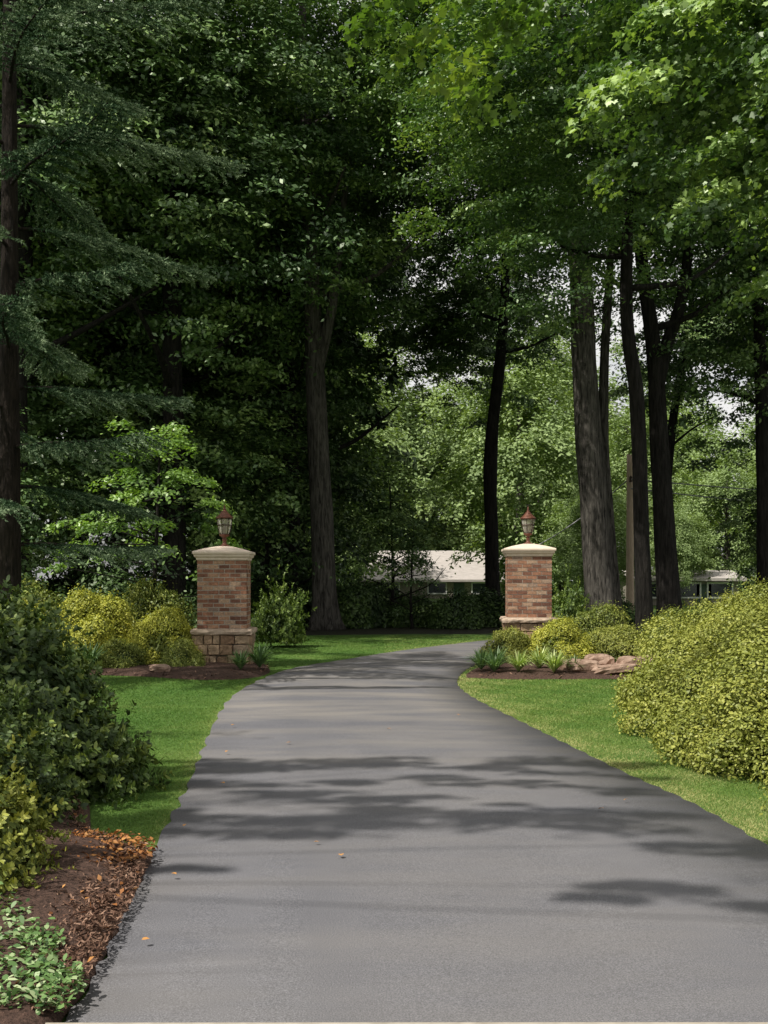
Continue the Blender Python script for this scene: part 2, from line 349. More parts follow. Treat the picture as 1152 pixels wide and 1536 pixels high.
# ---- chips, litter, ivy
def scatter(name,poly,n,size,mat,label,cat,z=.05,tm=.45,zj=.03,keep=None,tmpl=QUAD,up=.5,ts=.28):
    b=np.array(poly); P=rng.uniform(b.min(0),b.max(0),(n,2)); P=P[inpoly(P,poly)]
    if keep is not None: P=P[keep(P)]
    m=len(P); Q=np.c_[P,z+np.abs(rng.normal(0,zj,m))]
    me=leaves(name,Q,V3(0,0,1)+up*rng.normal(size=(m,3)),rng.uniform(.6,1.3,m)*size,tmpl,mat,rng.normal(tm,ts,m))
    obj(name,me,kind='stuff',label=label,cat=cat)
NB=[(-1.33,6.45),(-1.22,5.7),(-1.15,4.7),(-1.13,4.0),(-2.8,4.0),(-3.0,8),(-2.2,8.1),(-1.8,6.9)]
CH=np.array([(-.5,-.13,0),(.5,-.1,.02),(.45,.12,-.02),(-.5,.13,.03)])
scatter('wood_chips',NB,52000,.028,M['chips'],'shredded brown bark mulch chips','mulch',z=.075,zj=.012,tmpl=CH)
scatter('wood_chips',sm(BL),6000,.06,M['chips'],'bark chips around the brick pillar','mulch',z=.05,zj=.02,tmpl=CH)
scatter('wood_chips',sm(BR),6000,.06,M['chips'],'bark chips under shrubs','mulch',z=.05,zj=.02,tmpl=CH)
scatter('leaf_litter',sm([(-1.30,6.55),(-1.28,6.2),(-1.45,6.0),(-1.9,6.1),(-2.2,6.5),(-1.8,6.8)]),1100,.040,M['dead'],'orange dry leaves on the mulch','fallen leaves',z=.085,zj=.012,tm=.5)
scatter('leaf_litter',NB,350,.035,M['dead'],'scattered orange dry leaves on bark mulch','fallen leaves',z=.09,zj=.012)
ivp=sm([(-1.12,4.0),(-1.14,4.32),(-1.30,4.45),(-1.34,4.75),(-1.56,4.9),(-1.66,5.2),(-2.4,5.4),(-2.5,3.9)])
scatter('ivy',ivp,11500,.036,M['ivy'],'pale green variegated ivy ground cover on mulch','ivy',z=.07,zj=.04,tm=.45,tmpl=HEX,up=.4,ts=.27)
# ---------------------------------------------------------------- pillars
def pillar(loc,label,rot):
    e=empty('gate_pillar',loc,label,'brick pillar','brick pillars flanking the driveway'); e.rotation_euler=(0,0,rot)
    mb=MB(); mb.box((0,0,.22),(.90,.90,.76),.4,1)
    z=-.12; H=.49
    for h in (.20,.16,.19,.17):
        for sx,sy in ((0,-1),(0,1),(-1,0),(1,0)):
            p=-H
            while p<H-.02:
                w=min(random.uniform(.13,.36),H-p)
                if H-(p+w)<.11: w=H-p
                d=.07+random.uniform(0,.05); c=p+w/2
                off=.45+d/2-.03
                cc=(c,sy*off,z+h/2) if sx==0 else (sx*off,c,z+h/2)
                dd=(w-.014,d,h-.014) if sx==0 else (d,w-.014,h-.014)
                mb.box(cc,dd,random.random(),0,.016); p+=w
        z+=h
    b=obj('stone_base',mb.mesh('stone_base',[M['stone'],M['grout']]),e)
    bv=b.modifiers.new('b','BEVEL'); bv.width=.012; bv.segments=2
    mb=MB(); seg=40; v=[];f=[]
    pr=[(.50,.60),(.55,.615),(.56,.66),(.545,.70),(.47,.712)]
    for r,zz in pr:
        for i in range(seg):
            s=i/seg*4; k=int(s); t=(s-k)*2-1
            q=[(t,-1),(1,t),(-t,1),(-1,-t)][k]; j=random.uniform(-.018,.014) if r>.49 else 0
            v.append((q[0]*(r+j),q[1]*(r+j),zz+random.uniform(-.009,.009)*(r>.49)))
    for a in range(len(pr)-1):
        for i in range(seg):
            k=(i+1)%seg; f.append((a*seg+i,a*seg+k,(a+1)*seg+k,(a+1)*seg+i))
    f.append(tuple(reversed(range(seg)))); f.append(tuple((len(pr)-1)*seg+i for i in range(seg))); mb.add(v,f)
    obj('stone_ledge',mb.mesh('stone_ledge',[M['ledge']]),e)
    mb=MB(); W=.885; mb.box((0,0,1.325),(W-.016,W-.016,1.23),.5,1)
    nC=16; h=1.23/nC; bl=.195; j=.015
    for c in range(nC):
        zc=.712+h*(c+.5)
        def run(a,b,off):
            xs=[a]; x=a+off
            while x<b-.03: 
                if x>a+.03: xs.append(x)
                x+=bl
            xs.append(b); return list(zip(xs[:-1],xs[1:]))
        for sy in(-1,1):
            for a,b in run(-W/2,W/2,bl/2 if c%2 else bl):
                mb.box(((a+b)/2,sy*(W/2-.05),zc),(b-a-j*(1 if a>-W/2 and b<W/2 else .5),.1,h-j),random.random()**1.1,0,.0025)
        for sx in(-1,1):
            for a,b in run(-W/2+.1+j,W/2-.1-j,bl if c%2 else bl/2):
                mb.box((sx*(W/2-.05),(a+b)/2,zc),(.1,b-a-j,h-j),random.random(),0,.0018)
    obj('brick_shaft',mb.mesh('brick_shaft',[M['brick'],M['mortar']]),e)
    mb=MB(); r2=math.sqrt(2)
    pr=[(.448,1.941),(.46,1.955),(.46,1.985),(.485,2.0),(.497,2.02),(.497,2.045),(.515,2.052),(.522,2.06),(.522,2.095),(.515,2.103),(.34,2.155),(.16,2.195),(.10,2.205)]
    mb.rings([(r*r2,z) for r,z in pr],4,math.pi/4)
    c=obj('pillar_cap',mb.mesh('pillar_cap',[M['cap']]),e)
    bv=c.modifiers.new('b','BEVEL'); bv.width=.006; bv.segments=2
    le=bpy.data.objects.new('lantern',None); le.location=(0,0,2.202); le.scale=(1.15,1.15,1.08); finalize(le,e)
    mb=MB(); mb.rings([(.085,0),(.085,.015),(.05,.03),(.034,.05),(.03,.10),(.044,.115),(.03,.13),(.026,.15),(.05,.165),(.075,.18),(.085,.19),(.085,.20)],16)
    obj('lantern_post',mb.mesh('lantern_post',[M['copper']],True),le)
    mb=MB(); 
    prg=[(.062,.20),(.085,.25),(.10,.33),(.112,.42),(.115,.47)]
    mb.rings(prg,16,0,cap=False); obj('glass_shade',mb.mesh('glass_shade',[M['glass']],True),le)
    mb=MB()
    for i in range(6):
        a=math.pi/3*i+.2; mb.tube([((r+.006)*math.cos(a),(r+.006)*math.sin(a),z) for r,z in prg],[.005]*5,6)
    for r,z in ((.068,.207),(.108,.36),(.122,.472)):
        mb.rings([(r,z-.008),(r+.008,z-.008),(r+.008,z+.008),(r,z+.008)],20,cap=False)
    mb.rings([(.012,.20),(.012,.28),(.02,.29),(.022,.35),(.012,.375),(.002,.39)],10)
    obj('lantern_frame',mb.mesh('lantern_frame',[M['bronze']],True),le)
    mb=MB(); mb.rings([(.10,.472),(.142,.475),(.146,.488),(.128,.503),(.098,.53),(.072,.56),(.05,.583),(.055,.59),(.05,.598),(.03,.605),(.028,.625),(.034,.632),(.012,.645),(.018,.662),(.016,.678),(.006,.70),(.001,.72)],20)
    obj('lantern_roof',mb.mesh('lantern_roof',[M['copper']],True),le)
    return e
pillar((-2.92,20.75,0),'red brick pillar with stone base, limestone cap and copper lantern',.03)
pillar((2.95,23.2,.12),'red brick pillar with lantern standing behind low azaleas',-.05)

# ---------------------------------------------------------------- shrubs
def shrub_mesh(name,rx,ry,h,n,size,mat,K=26,tmpl=HEX,tm=.5,blob=.38,thick=.10,low=0,lump=(.65,1.4),spk=.12,ts=.15):
    d=unit(rng.normal(size=(K,3))); d[:,2]=np.abs(d[:,2])
    if low: 
        q=rng.random(K)<low; d[q,2]*=.15; d=unit(d)
    C=d*np.array([rx,ry,h])*(1-blob*.8)*rng.uniform(.75,1.05,(K,1)); C[:,2]+=.02*h
    r=blob*min(rx,ry,h)*rng.uniform(*lump,K)
    w=r**2/np.sum(r**2); idx=rng.choice(K,n,p=w)
    dd=unit(rng.normal(size=(n,3))+V3(0,0,.35)+.6*d[idx])
    a=np.sin(dd[:,0]*9+idx)*np.sin(dd[:,1]*9+idx*2.)*np.sin(dd[:,2]*8+idx*.7)
    rr=r[idx]*(1+.14*a-np.abs(rng.normal(0,thick*2,n)))
    spike=(rng.random(n)<spk)*rng.uniform(0,.35,n)*r[idx]
    P=C[idx]+dd*(rr+spike)[:,None]
    P[:,2]=np.where(P[:,2]<.03,rng.uniform(.03,.3*h,n),P[:,2])
    Nn=dd+.5*rng.normal(size=(n,3))+V3(0,0,.3)
    cl=rng.normal(0,.10,K)[idx]; q=np.sin(P[:,0]*23)*np.sin(P[:,1]*19)*np.sin(P[:,2]*21)
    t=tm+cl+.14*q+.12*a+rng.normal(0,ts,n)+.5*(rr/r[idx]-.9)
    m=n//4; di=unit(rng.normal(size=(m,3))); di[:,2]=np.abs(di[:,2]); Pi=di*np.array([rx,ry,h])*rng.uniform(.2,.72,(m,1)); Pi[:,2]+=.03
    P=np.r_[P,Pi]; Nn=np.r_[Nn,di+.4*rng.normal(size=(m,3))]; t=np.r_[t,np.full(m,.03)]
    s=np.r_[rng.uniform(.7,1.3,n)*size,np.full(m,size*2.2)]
    return leaves(name,P,Nn,s,tmpl,mat,t)
def whorl_mesh(name,rx,ry,h,nst,per,size,mat,tm=.4,loose=.12,K=40,blob=.3,depth=.14,fill=3000,tip=.3):
    """open shrub: shoots ending in rosettes of leaves over a lumpy dome"""
    d=unit(rng.normal(size=(K,3))); d[:,2]=np.abs(d[:,2]); q=rng.random(K)<.35; d[q,2]*=.2; d=unit(d)
    C=d*np.array([rx,ry,h])*(1-blob)*rng.uniform(.75,1.0,(K,1)); r=blob*min(rx,ry,h)*rng.uniform(.7,1.5,K)
    idx=rng.choice(K,nst,p=r**2/np.sum(r**2)); dd=unit(rng.normal(size=(nst,3))+V3(0,0,.5)+.9*d[idx])
    tipP=C[idx]+dd*r[idx][:,None]*(1+rng.normal(0,loose*2,(nst,1))); tipP[:,2]=np.maximum(tipP[:,2],.05)
    tt=rng.normal(tm,.16,nst)
    back=np.abs(rng.normal(0,1,(nst,per)))*depth*.6
    side=unit(np.cross(dd[:,None,:],rng.normal(size=(nst,per,3))))
    ld=unit(dd[:,None,:]*(.9-back[...,None]/depth*.5)+side*1.0)
    P=tipP[:,None,:]-dd[:,None,:]*back[...,None]+ld*size*.5
    Nn=unit(np.cross(ld,np.cross(dd[:,None,:],ld)))+.2*rng.normal(size=P.shape)
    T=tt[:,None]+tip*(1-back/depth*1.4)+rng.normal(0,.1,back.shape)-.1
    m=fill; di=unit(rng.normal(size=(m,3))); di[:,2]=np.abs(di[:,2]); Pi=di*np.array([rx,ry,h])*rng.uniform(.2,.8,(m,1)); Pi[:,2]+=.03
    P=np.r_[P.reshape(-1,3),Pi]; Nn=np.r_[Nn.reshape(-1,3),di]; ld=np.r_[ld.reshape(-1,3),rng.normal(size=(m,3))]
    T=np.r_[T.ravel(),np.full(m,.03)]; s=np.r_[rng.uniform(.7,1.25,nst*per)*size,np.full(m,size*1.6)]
    return leaves(name,P,Nn,s,HEX*np.array([1,.95,1]),mat,T,direc=ld)
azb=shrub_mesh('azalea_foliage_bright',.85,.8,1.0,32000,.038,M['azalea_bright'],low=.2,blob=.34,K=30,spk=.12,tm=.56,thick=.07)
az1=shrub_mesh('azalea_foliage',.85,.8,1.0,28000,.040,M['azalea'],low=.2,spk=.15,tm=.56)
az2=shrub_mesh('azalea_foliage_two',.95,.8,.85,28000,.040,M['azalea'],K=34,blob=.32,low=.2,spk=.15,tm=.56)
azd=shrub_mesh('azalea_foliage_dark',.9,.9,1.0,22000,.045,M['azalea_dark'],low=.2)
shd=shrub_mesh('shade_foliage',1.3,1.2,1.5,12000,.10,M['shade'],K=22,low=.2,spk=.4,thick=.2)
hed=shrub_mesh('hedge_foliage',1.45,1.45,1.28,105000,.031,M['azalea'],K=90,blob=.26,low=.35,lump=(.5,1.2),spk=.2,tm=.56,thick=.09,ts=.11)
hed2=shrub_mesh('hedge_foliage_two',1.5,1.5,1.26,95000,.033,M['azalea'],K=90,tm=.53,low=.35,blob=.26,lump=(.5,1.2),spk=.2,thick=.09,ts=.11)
def shrub(me,name,loc,sc=(1,1,1),rot=0,label='',cat='shrub',group=None):
    o=bpy.data.objects.new(name,me); o.location=loc; o.scale=sc; o.rotation_euler=(0,0,rot)
    return finalize(o,None,label,cat,group)
G='azaleas along the mulch beds'
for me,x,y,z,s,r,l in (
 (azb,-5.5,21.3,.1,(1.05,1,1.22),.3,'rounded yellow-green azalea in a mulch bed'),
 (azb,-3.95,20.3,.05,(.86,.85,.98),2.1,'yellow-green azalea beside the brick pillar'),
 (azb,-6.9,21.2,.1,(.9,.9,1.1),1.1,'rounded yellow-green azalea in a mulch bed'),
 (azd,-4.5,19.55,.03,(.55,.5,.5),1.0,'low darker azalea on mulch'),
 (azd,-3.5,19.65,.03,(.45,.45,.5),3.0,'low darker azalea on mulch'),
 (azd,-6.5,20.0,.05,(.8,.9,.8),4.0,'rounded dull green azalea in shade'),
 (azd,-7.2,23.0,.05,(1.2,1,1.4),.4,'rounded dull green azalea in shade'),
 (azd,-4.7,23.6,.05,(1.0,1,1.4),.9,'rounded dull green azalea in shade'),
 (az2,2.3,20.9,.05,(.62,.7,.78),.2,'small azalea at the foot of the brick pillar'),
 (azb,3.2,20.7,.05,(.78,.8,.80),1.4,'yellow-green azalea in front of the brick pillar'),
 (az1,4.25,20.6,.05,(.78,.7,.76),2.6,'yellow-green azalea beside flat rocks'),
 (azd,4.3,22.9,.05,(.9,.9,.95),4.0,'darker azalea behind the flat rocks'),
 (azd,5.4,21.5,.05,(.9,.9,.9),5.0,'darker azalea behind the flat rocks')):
    shrub(me,'azalea_shrub',(x,y,z),s,r,l,'shrub',G)
azn=whorl_mesh('azalea_foliage_near',.50,.5,.64,1000,14,.034,M['azalea'],tm=.42,loose=.22,K=18,blob=.34,depth=.11,fill=2200,tip=.34)
shrub(azn,'azalea_shrub',(-2.10,5.72,.05),(1,1,1.05),.7,'bright yellow-green azalea with open sprigs on bark mulch','shrub',G)
GH='azaleas forming a long hedge beside the lawn'
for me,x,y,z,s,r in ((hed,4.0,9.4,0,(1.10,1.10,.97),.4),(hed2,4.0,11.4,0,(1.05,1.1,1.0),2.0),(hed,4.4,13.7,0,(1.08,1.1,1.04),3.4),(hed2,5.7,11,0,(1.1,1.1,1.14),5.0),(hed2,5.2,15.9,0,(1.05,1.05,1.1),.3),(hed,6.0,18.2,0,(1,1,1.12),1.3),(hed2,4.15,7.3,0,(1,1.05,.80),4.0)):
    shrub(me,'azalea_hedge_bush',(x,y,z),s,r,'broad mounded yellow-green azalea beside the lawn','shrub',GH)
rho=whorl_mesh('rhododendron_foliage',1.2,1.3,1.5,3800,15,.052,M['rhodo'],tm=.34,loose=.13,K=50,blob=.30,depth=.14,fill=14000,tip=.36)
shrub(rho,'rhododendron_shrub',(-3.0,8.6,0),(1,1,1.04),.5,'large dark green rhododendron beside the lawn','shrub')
shrub(rho,'rhododendron_shrub',(-4.3,11.5,0),(1,1,1.04),2.5,'large dark green rhododendron behind another','shrub')
shrub(rho,'rhododendron_shrub',(-2.85,7.0,0),(.72,.7,.72),4.5,'smaller dark rhododendron beside mulch','shrub')
GS='dark shrubs under the trees'
for i,(x,y,s,h) in enumerate([(-9,26,1.3,1),(-6.8,26.5,1.1,1.2),(-4.6,27.5,.9,1),(-11.5,28,1.6,1),(-.8,37.5,1.0,1.15),(.9,38.3,.9,.85),(2.3,37,.8,1.15),(3.7,38.5,1.0,.9),(.2,40.5,1.0,1.1),(-4,38,1.1,1),(-6.5,36,1.2,1),(-9.5,34,1.5,1),(5.3,37.5,.9,1.1),(-2.6,41,1.3,1.1),(7.6,37,.7,1),(-3.2,29.5,.6,1)]):
    shrub(shd,'woodland_shrub',(x,y,0),(s,s,s*h),i*1.3,'dark leafy shrub in woodland shade','shrub',GS)
und=whorl_mesh('shade_broadleaf_foliage',.9,.8,1.1,900,12,.065,M['undark'],tm=.4,loose=.22,K=16,blob=.38,depth=.15,fill=1200)
shrub(und,'broadleaf_shrub',(-2.45,26.6,.1),(.85,.8,1.2),.4,'green broadleaf shrub behind the brick pillar','shrub')
shrub(und,'broadleaf_shrub',(4.6,28.8,.0),(.9,.8,1.3),2.4,'green broadleaf shrub behind the brick pillar','shrub')

# ---- strap leaved tufts
def tuft(mat,n=70,h=.34):
    V=[];F=[];T=[]
    for i in range(n):
        a=random.uniform(0,6.28); l=h*random.uniform(.7,1.2); out=random.uniform(.3,1.0); w=.011; t=random.random()
        for s in range(5):
            u=s/4; r=l*out*u; z=l*(1.15*u-.85*out*u*u)+.03; ww=w*(1-u)**.6+.001
            c=V3(r*math.cos(a),r*math.sin(a),max(z,.03)); sd=V3(-math.sin(a),math.cos(a),0)*ww
            V+= [c-sd,c+sd]; T+=[t,t]
        o=i*10
        for s in range(4): F.append((o+2*s,o+2*s+1,o+2*s+3,o+2*s+2))
    return raw_mesh('tuft',np.array(V),np.array(F),4,mat,np.array(T))
t1=tuft(M['lily'],110); t2=tuft(M['lily_pale'],120,.32)
for me,x,y,s,l in ((t1,-2.12,19.3,1.4,'dark green lilyturf tuft at the driveway edge'),(t1,-2.4,18.95,1.1,'dark green lilyturf tuft at the driveway edge'),(t1,-4.95,19.1,1.5,'dark green lilyturf tuft on mulch'),(t1,-5.3,19.3,1.3,'dark green lilyturf tuft on mulch'),
  (t1,1.62,18.9,1.2,'dark green lilyturf tuft at the driveway edge'),(t1,1.8,18.5,1.1,'dark green lilyturf tuft at the driveway edge'),(t1,1.9,19.2,1.2,'dark green lilyturf tuft at the driveway edge'),(t2,2.2,18.5,1.2,'pale variegated grass tuft beside rocks'),(t2,2.75,18.35,1.25,'pale variegated grass tuft beside rocks'),(t2,2.6,19.0,1.3,'pale variegated grass tuft beside rocks'),(t1,3.1,18.5,.9,'dark green lilyturf tuft on mulch')):
    shrub(me,'lilyturf_tuft',(x,y,.06),(s,s,s),x*3,l,'plant','strap leaved tufts in the beds')
# ---- rocks
def rock(loc,d,label):
    mb=MB(); nu,nv=14,8; v=[];f=[]; ph=[random.uniform(0,6) for _ in range(4)]
    for j in range(nv+1):
        for i in range(nu):
            a=2*math.pi*i/nu; b=math.pi*j/nv-math.pi/2
            sx=math.copysign(abs(math.cos(a))**.6,math.cos(a)); sy=math.copysign(abs(math.sin(a))**.6,math.sin(a)); cz=max(math.cos(b),0)**.45
            k=1+.10*math.sin(3*a+ph[0])+.07*math.sin(5*a+4*b+ph[1])+random.uniform(-.05,.05)
            v.append((d[0]/2*sx*cz*k,d[1]/2*sy*cz*k,d[2]/2*math.copysign(abs(math.sin(b))**.6,math.sin(b))*(1+random.uniform(-.12,.12))))
    for j in range(nv):
        for i in range(nu):
            k=(i+1)%nu; f.append((j*nu+i,j*nu+k,(j+1)*nu+k,(j+1)*nu+i))
    mb.add(v,f); o=obj('landscape_rock',mb.mesh('landscape_rock',[M['rock']]),loc=loc,label=label,cat='rock',group='flat rocks edging the bed'); o.rotation_euler=(random.uniform(-.08,.08),random.uniform(-.08,.08),random.uniform(-.3,.3))
for x,y,w,h in ((3.25,18.6,.55,.22),(3.75,18.4,.7,.16),(4.15,18.5,.75,.28),(3.55,18.8,.5,.3),(3.0,18.9,.4,.18),(4.6,18.7,.7,.3),(-3.7,18.75,.35,.12)):
    rock((x,y,.08+h/2.4),(w,.45,h),'flat reddish brown rock edging the mulch bed')
fl=leaves('dry_leaf_mesh',np.array([[0,0,0.]]),np.array([[.1,.1,1.]]),[.048],HEX*np.array([1,1.3,2]),M['dead'],np.array([.95]))
for i,(x,y) in enumerate([(-.395,6.65),(-1.41,10.15),(-1.22,8.58),(-.9,10.7),(.85,12.9),(1.46,7.62),(1.69,7.93),(-1.25,7.1),(-1.1,5.93),(-1.02,4.85),(-.24,6.34),(.05,11.7),(-1.6,12.0)]):
    o=bpy.data.objects.new('fallen_leaf',fl); o.location=(x,y,.062); o.rotation_euler=(random.uniform(-.2,.2),random.uniform(-.2,.2),i*1.1); s=random.uniform(.6,1.1); o.scale=(s,s,s)
    finalize(o,None,'single dry orange leaf on the asphalt','leaf','fallen leaves on the driveway')

# ---------------------------------------------------------------- trees
def tree_trunk(paths,limbs,mat,flare=.75,seg=22):
    mb=MB()
    for pi,(P,R) in enumerate(paths):
        n=44; pts=smoothpath(P,n); rr=np.interp(np.linspace(0,1,n+1),np.linspace(0,1,len(R)),R)
        mb.tube(pts,rr,seg,flare=flare if P[0][2]<.5 else 0,rough=.045,ph=pi*2.2)
    for a,b,r in limbs:
        a=np.array(a,float);b=np.array(b,float); mid=(a+b)/2+np.array([0,0,-.08*np.linalg.norm(b-a)])+rng.normal(0,.15,3)
        mb.tube(smoothpath([a,mid,b],10),np.linspace(r,r*.25,11),8,rough=.03)
    return mb.mesh('trunk',[mat],True)
def rand_limbs(P,z0,z1,n,reach,r=.12):
    P=np.array(P); out=[]
    for i in range(n):
        z=z0+(z1-z0)*i/max(n-1,1); a=i*2.4+rng.uniform(-.4,.4); q=[np.interp(z,P[:,2],P[:,k]) for k in range(2)]
        l=reach*rng.uniform(.6,1)*(1-.5*i/n); out.append(((q[0],q[1],z),(q[0]+l*math.cos(a),q[1]+l*math.sin(a),z+l*rng.uniform(.3,.7)),r*(1-.5*i/n)))
    return out
crA=crown_mesh('crown_leaves',360,(5.4,5.4,8.6),180,.175,M['forest'],R=(.8,1.6),flat=.16)
crB=crown_mesh('crown_leaves_two',360,(5.8,5.2,8.0),180,.175,M['forest'],shell=.25,R=(.8,1.6),flat=.16)
crM=crown_mesh('crown_leaves_three',430,(5.6,5.4,7.2),230,.145,M['maple'],shell=.45,R=(.7,1.4),flat=.14)
crK=crown_mesh('crown_leaves_deep',200,(5.8,5.4,9.0),90,.40,M['back'],R=(.9,1.6),shell=.4)
crS=crown_mesh('crown_leaves_sparse',260,(5.0,4.5,5.2),130,.20,M['forest'],R=(.6,1.3),shell=.15)
def tree(name,base,paths,limbs,crowns,label,bark_m,flare=.75,group=None,cat='tree'):
    e=empty(name,base,label,cat,group); b=V3(*base)
    sh=lambda p:tuple(V3(*p)-b)
    pp=[([sh(p) for p in P],R) for P,R in paths]; ll=[(sh(a),sh(c),r) for a,c,r in limbs]
    obj('trunk',tree_trunk(pp,ll,bark_m,flare),e)
    for me,c,s,r in crowns:
        o=obj('crown',me,e,sh(c)); o.scale=s; o.rotation_euler=(0,0,r)
    return e
P1=[(-1.87,35.8,0),(-1.95,35.8,3),(-2.13,35.8,7.3),(-2.27,35.8,10.4),(-2.6,35.8,20)]
tree('maple_tree',(-1.87,35.8,0),[(P1,[.40,.35,.32,.26,.1]),([(-2.1,35.8,8.2),(-1.6,35.7,10.5),(-1.2,35.6,14)],[.2,.16,.08])],rand_limbs(P1,10.5,18,8,4),[(crM,(-3.0,35.0,18.6),(1.05,1,1.0),.6)],'tall grey trunked maple with dense crown beside the lawn',M['bark'])
P2=[(6.5,33.6,0),(6.27,33.6,3),(6.0,33.6,6.9),(5.8,33.6,10.9),(5.4,33.6,13.5),(5.2,33.6,22)]
P2b=[(7.0,34.2,0),(6.8,34.2,3),(6.65,34.3,6),(6.75,34.4,9.5),(7.2,34.5,15)]
tree('maple_tree',(6.5,33.6,0),[(P2,[.50,.42,.37,.32,.25,.1]),(P2b,[.22,.18,.15,.13,.05])],rand_limbs(P2,11,19,9,4),[(crM,(4.8,32.4,17.0),(1.0,1,1.0),2.4)],'large leaning maple with furrowed grey bark and second stem',M['bark'])
P3=[(6.2,26.9,0),(6.1,26.9,3),(6.0,26.9,5.9),(5.76,26.9,8.2),(5.9,26.9,14)]
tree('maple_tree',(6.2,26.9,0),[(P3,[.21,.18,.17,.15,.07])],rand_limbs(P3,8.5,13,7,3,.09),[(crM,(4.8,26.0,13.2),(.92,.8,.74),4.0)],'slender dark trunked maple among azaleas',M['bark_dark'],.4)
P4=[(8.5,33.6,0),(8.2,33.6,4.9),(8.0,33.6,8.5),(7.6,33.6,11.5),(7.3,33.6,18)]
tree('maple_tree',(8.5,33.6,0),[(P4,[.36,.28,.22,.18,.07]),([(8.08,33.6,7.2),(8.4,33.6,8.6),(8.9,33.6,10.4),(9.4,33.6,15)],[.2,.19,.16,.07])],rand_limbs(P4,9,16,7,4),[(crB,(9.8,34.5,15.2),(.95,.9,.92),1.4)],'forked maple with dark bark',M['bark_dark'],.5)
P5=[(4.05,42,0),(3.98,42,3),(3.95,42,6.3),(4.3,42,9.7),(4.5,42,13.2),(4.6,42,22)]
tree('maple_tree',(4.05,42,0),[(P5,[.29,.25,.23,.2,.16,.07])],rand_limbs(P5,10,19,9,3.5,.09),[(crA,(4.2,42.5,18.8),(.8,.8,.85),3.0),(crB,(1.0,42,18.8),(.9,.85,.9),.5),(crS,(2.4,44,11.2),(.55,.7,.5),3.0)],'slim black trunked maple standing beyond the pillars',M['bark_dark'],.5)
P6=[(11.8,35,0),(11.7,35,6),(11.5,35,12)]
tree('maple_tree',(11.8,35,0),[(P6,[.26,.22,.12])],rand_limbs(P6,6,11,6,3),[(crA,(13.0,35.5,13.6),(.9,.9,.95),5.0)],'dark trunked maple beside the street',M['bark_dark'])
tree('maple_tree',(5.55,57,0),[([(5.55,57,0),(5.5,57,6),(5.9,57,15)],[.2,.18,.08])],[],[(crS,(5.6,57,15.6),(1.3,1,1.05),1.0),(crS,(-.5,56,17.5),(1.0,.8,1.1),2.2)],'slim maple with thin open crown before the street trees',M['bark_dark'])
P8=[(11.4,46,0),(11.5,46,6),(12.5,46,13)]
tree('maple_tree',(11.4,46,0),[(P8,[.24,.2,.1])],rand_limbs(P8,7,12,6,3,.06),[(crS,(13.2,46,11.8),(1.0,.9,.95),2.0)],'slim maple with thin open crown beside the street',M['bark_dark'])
PR=[(9.2,16,0),(9.0,16,5),(8.6,16,12)]
crR=crown_mesh('crown_leaves_near',400,(4.9,4.6,4.8),270,.112,M['maple_near'],MAPLE,R=(.55,1.05),shell=.5,flat=.12)
tree('maple_tree',(9.2,16,0),[(PR,[.3,.25,.12])],rand_limbs(PR,6,11,8,3.6),[(crR,(7.7,16.6,10.4),(1,1,1),0)],'broad maple with sunlit leaves overhanging the hedge',M['bark'])
GF='trees of the dark wood'
fp=[(0,0,0),(.1,.05,6),(-.1,.1,12),(.1,0,22)]
ftr=obj('trunk',tree_trunk([(fp,[.34,.28,.22,.06])],rand_limbs(fp,6,19,14,4.2),M['bark_dark'])); fcr=obj('crown',crA,None,(0,0,14.5)); fcr2=obj('crown',crB,None,(0,0,14)); fcr3=obj('crown',crK,None,(0,0,13))
src=[(ftr,fcr),(ftr,fcr2),(ftr,fcr3)]
fpos=[(-3.4,40,1.05,0),(-5.8,31.5,1,1),(-9.5,29.5,1.05,0),(-13,33,1.1,1),(-7,38,1.05,1),(-11,41,1.1,2),(-5.2,47,1.1,2),(-8,49,1.15,2),(-15,46,1.2,2),(-19,38,1.1,2),(-6,58,1.2,2),(-13,56,1.3,2),(17,38,1.0,0),(22,46,1.0,2)]
for i,(x,y,s,k) in enumerate(fpos):
    copy_tree(src[k],'forest_tree',(x,y,0),i*1.9,(s,s,s*.98),label='tall dark deciduous tree in dense woodland',cat='tree',group=GF)
for o in (ftr,fcr,fcr2,fcr3): bpy.data.objects.remove(o)
crU=crown_mesh('small_crown',110,(2.3,2.2,2.8),120,.14,M['forest'],shell=.2,R=(.5,.9))
crW=crown_mesh('wispy_crown',60,(2.0,1.8,2.6),70,.13,M['forest'],shell=.1,R=(.4,.8))
up_=[(0,0,0),(.1,0,1.5),(0,.1,4.5)]
utr=obj('trunk',tree_trunk([(up_,[.07,.05,.02])],rand_limbs(up_,.8,4,14,1.8,.03),M['bark_dark'],.3,8)); ucr=obj('crown',crU,None,(0,0,3.4)); wcr=obj('crown',crW,None,(0,0,3.2))
for i,(x,y,s,k) in enumerate([(.2,39.5,1.1,1),(-5,33,1.2,0),(-7.5,32,1.3,0),(-4,37.5,1.3,0),(-10.5,33,1.5,0),(-3.2,43,1.7,0),(-8,41,1.8,0),(-13,38,2.0,0),(-9.5,27,1.0,0),(14,40,1.1,0),(-3.6,52,2.2,0),(.9,36.6,.75,1)]):
    copy_tree((utr,wcr if k else ucr),'understory_tree',(x,y,0),i*2.1,(s,s,s),label='small shaded understory tree with thin stem',cat='tree',group='small trees under the canopy')
for o in (utr,ucr,wcr): bpy.data.objects.remove(o)
e=empty('dogwood_tree',(-4.9,23.8,0),'young dogwood with layered bright green leaves','tree')
sp=[(0,0,0),(.1,0,2),(.2,0,4.6)]
C=np.array([(rng.uniform(-1.9,1.9),rng.uniform(-1.2,1.2),rng.uniform(1.7,4.9)) for _ in range(56)])
C[:,0]*=np.clip((5.8-C[:,2])/3,.35,1)
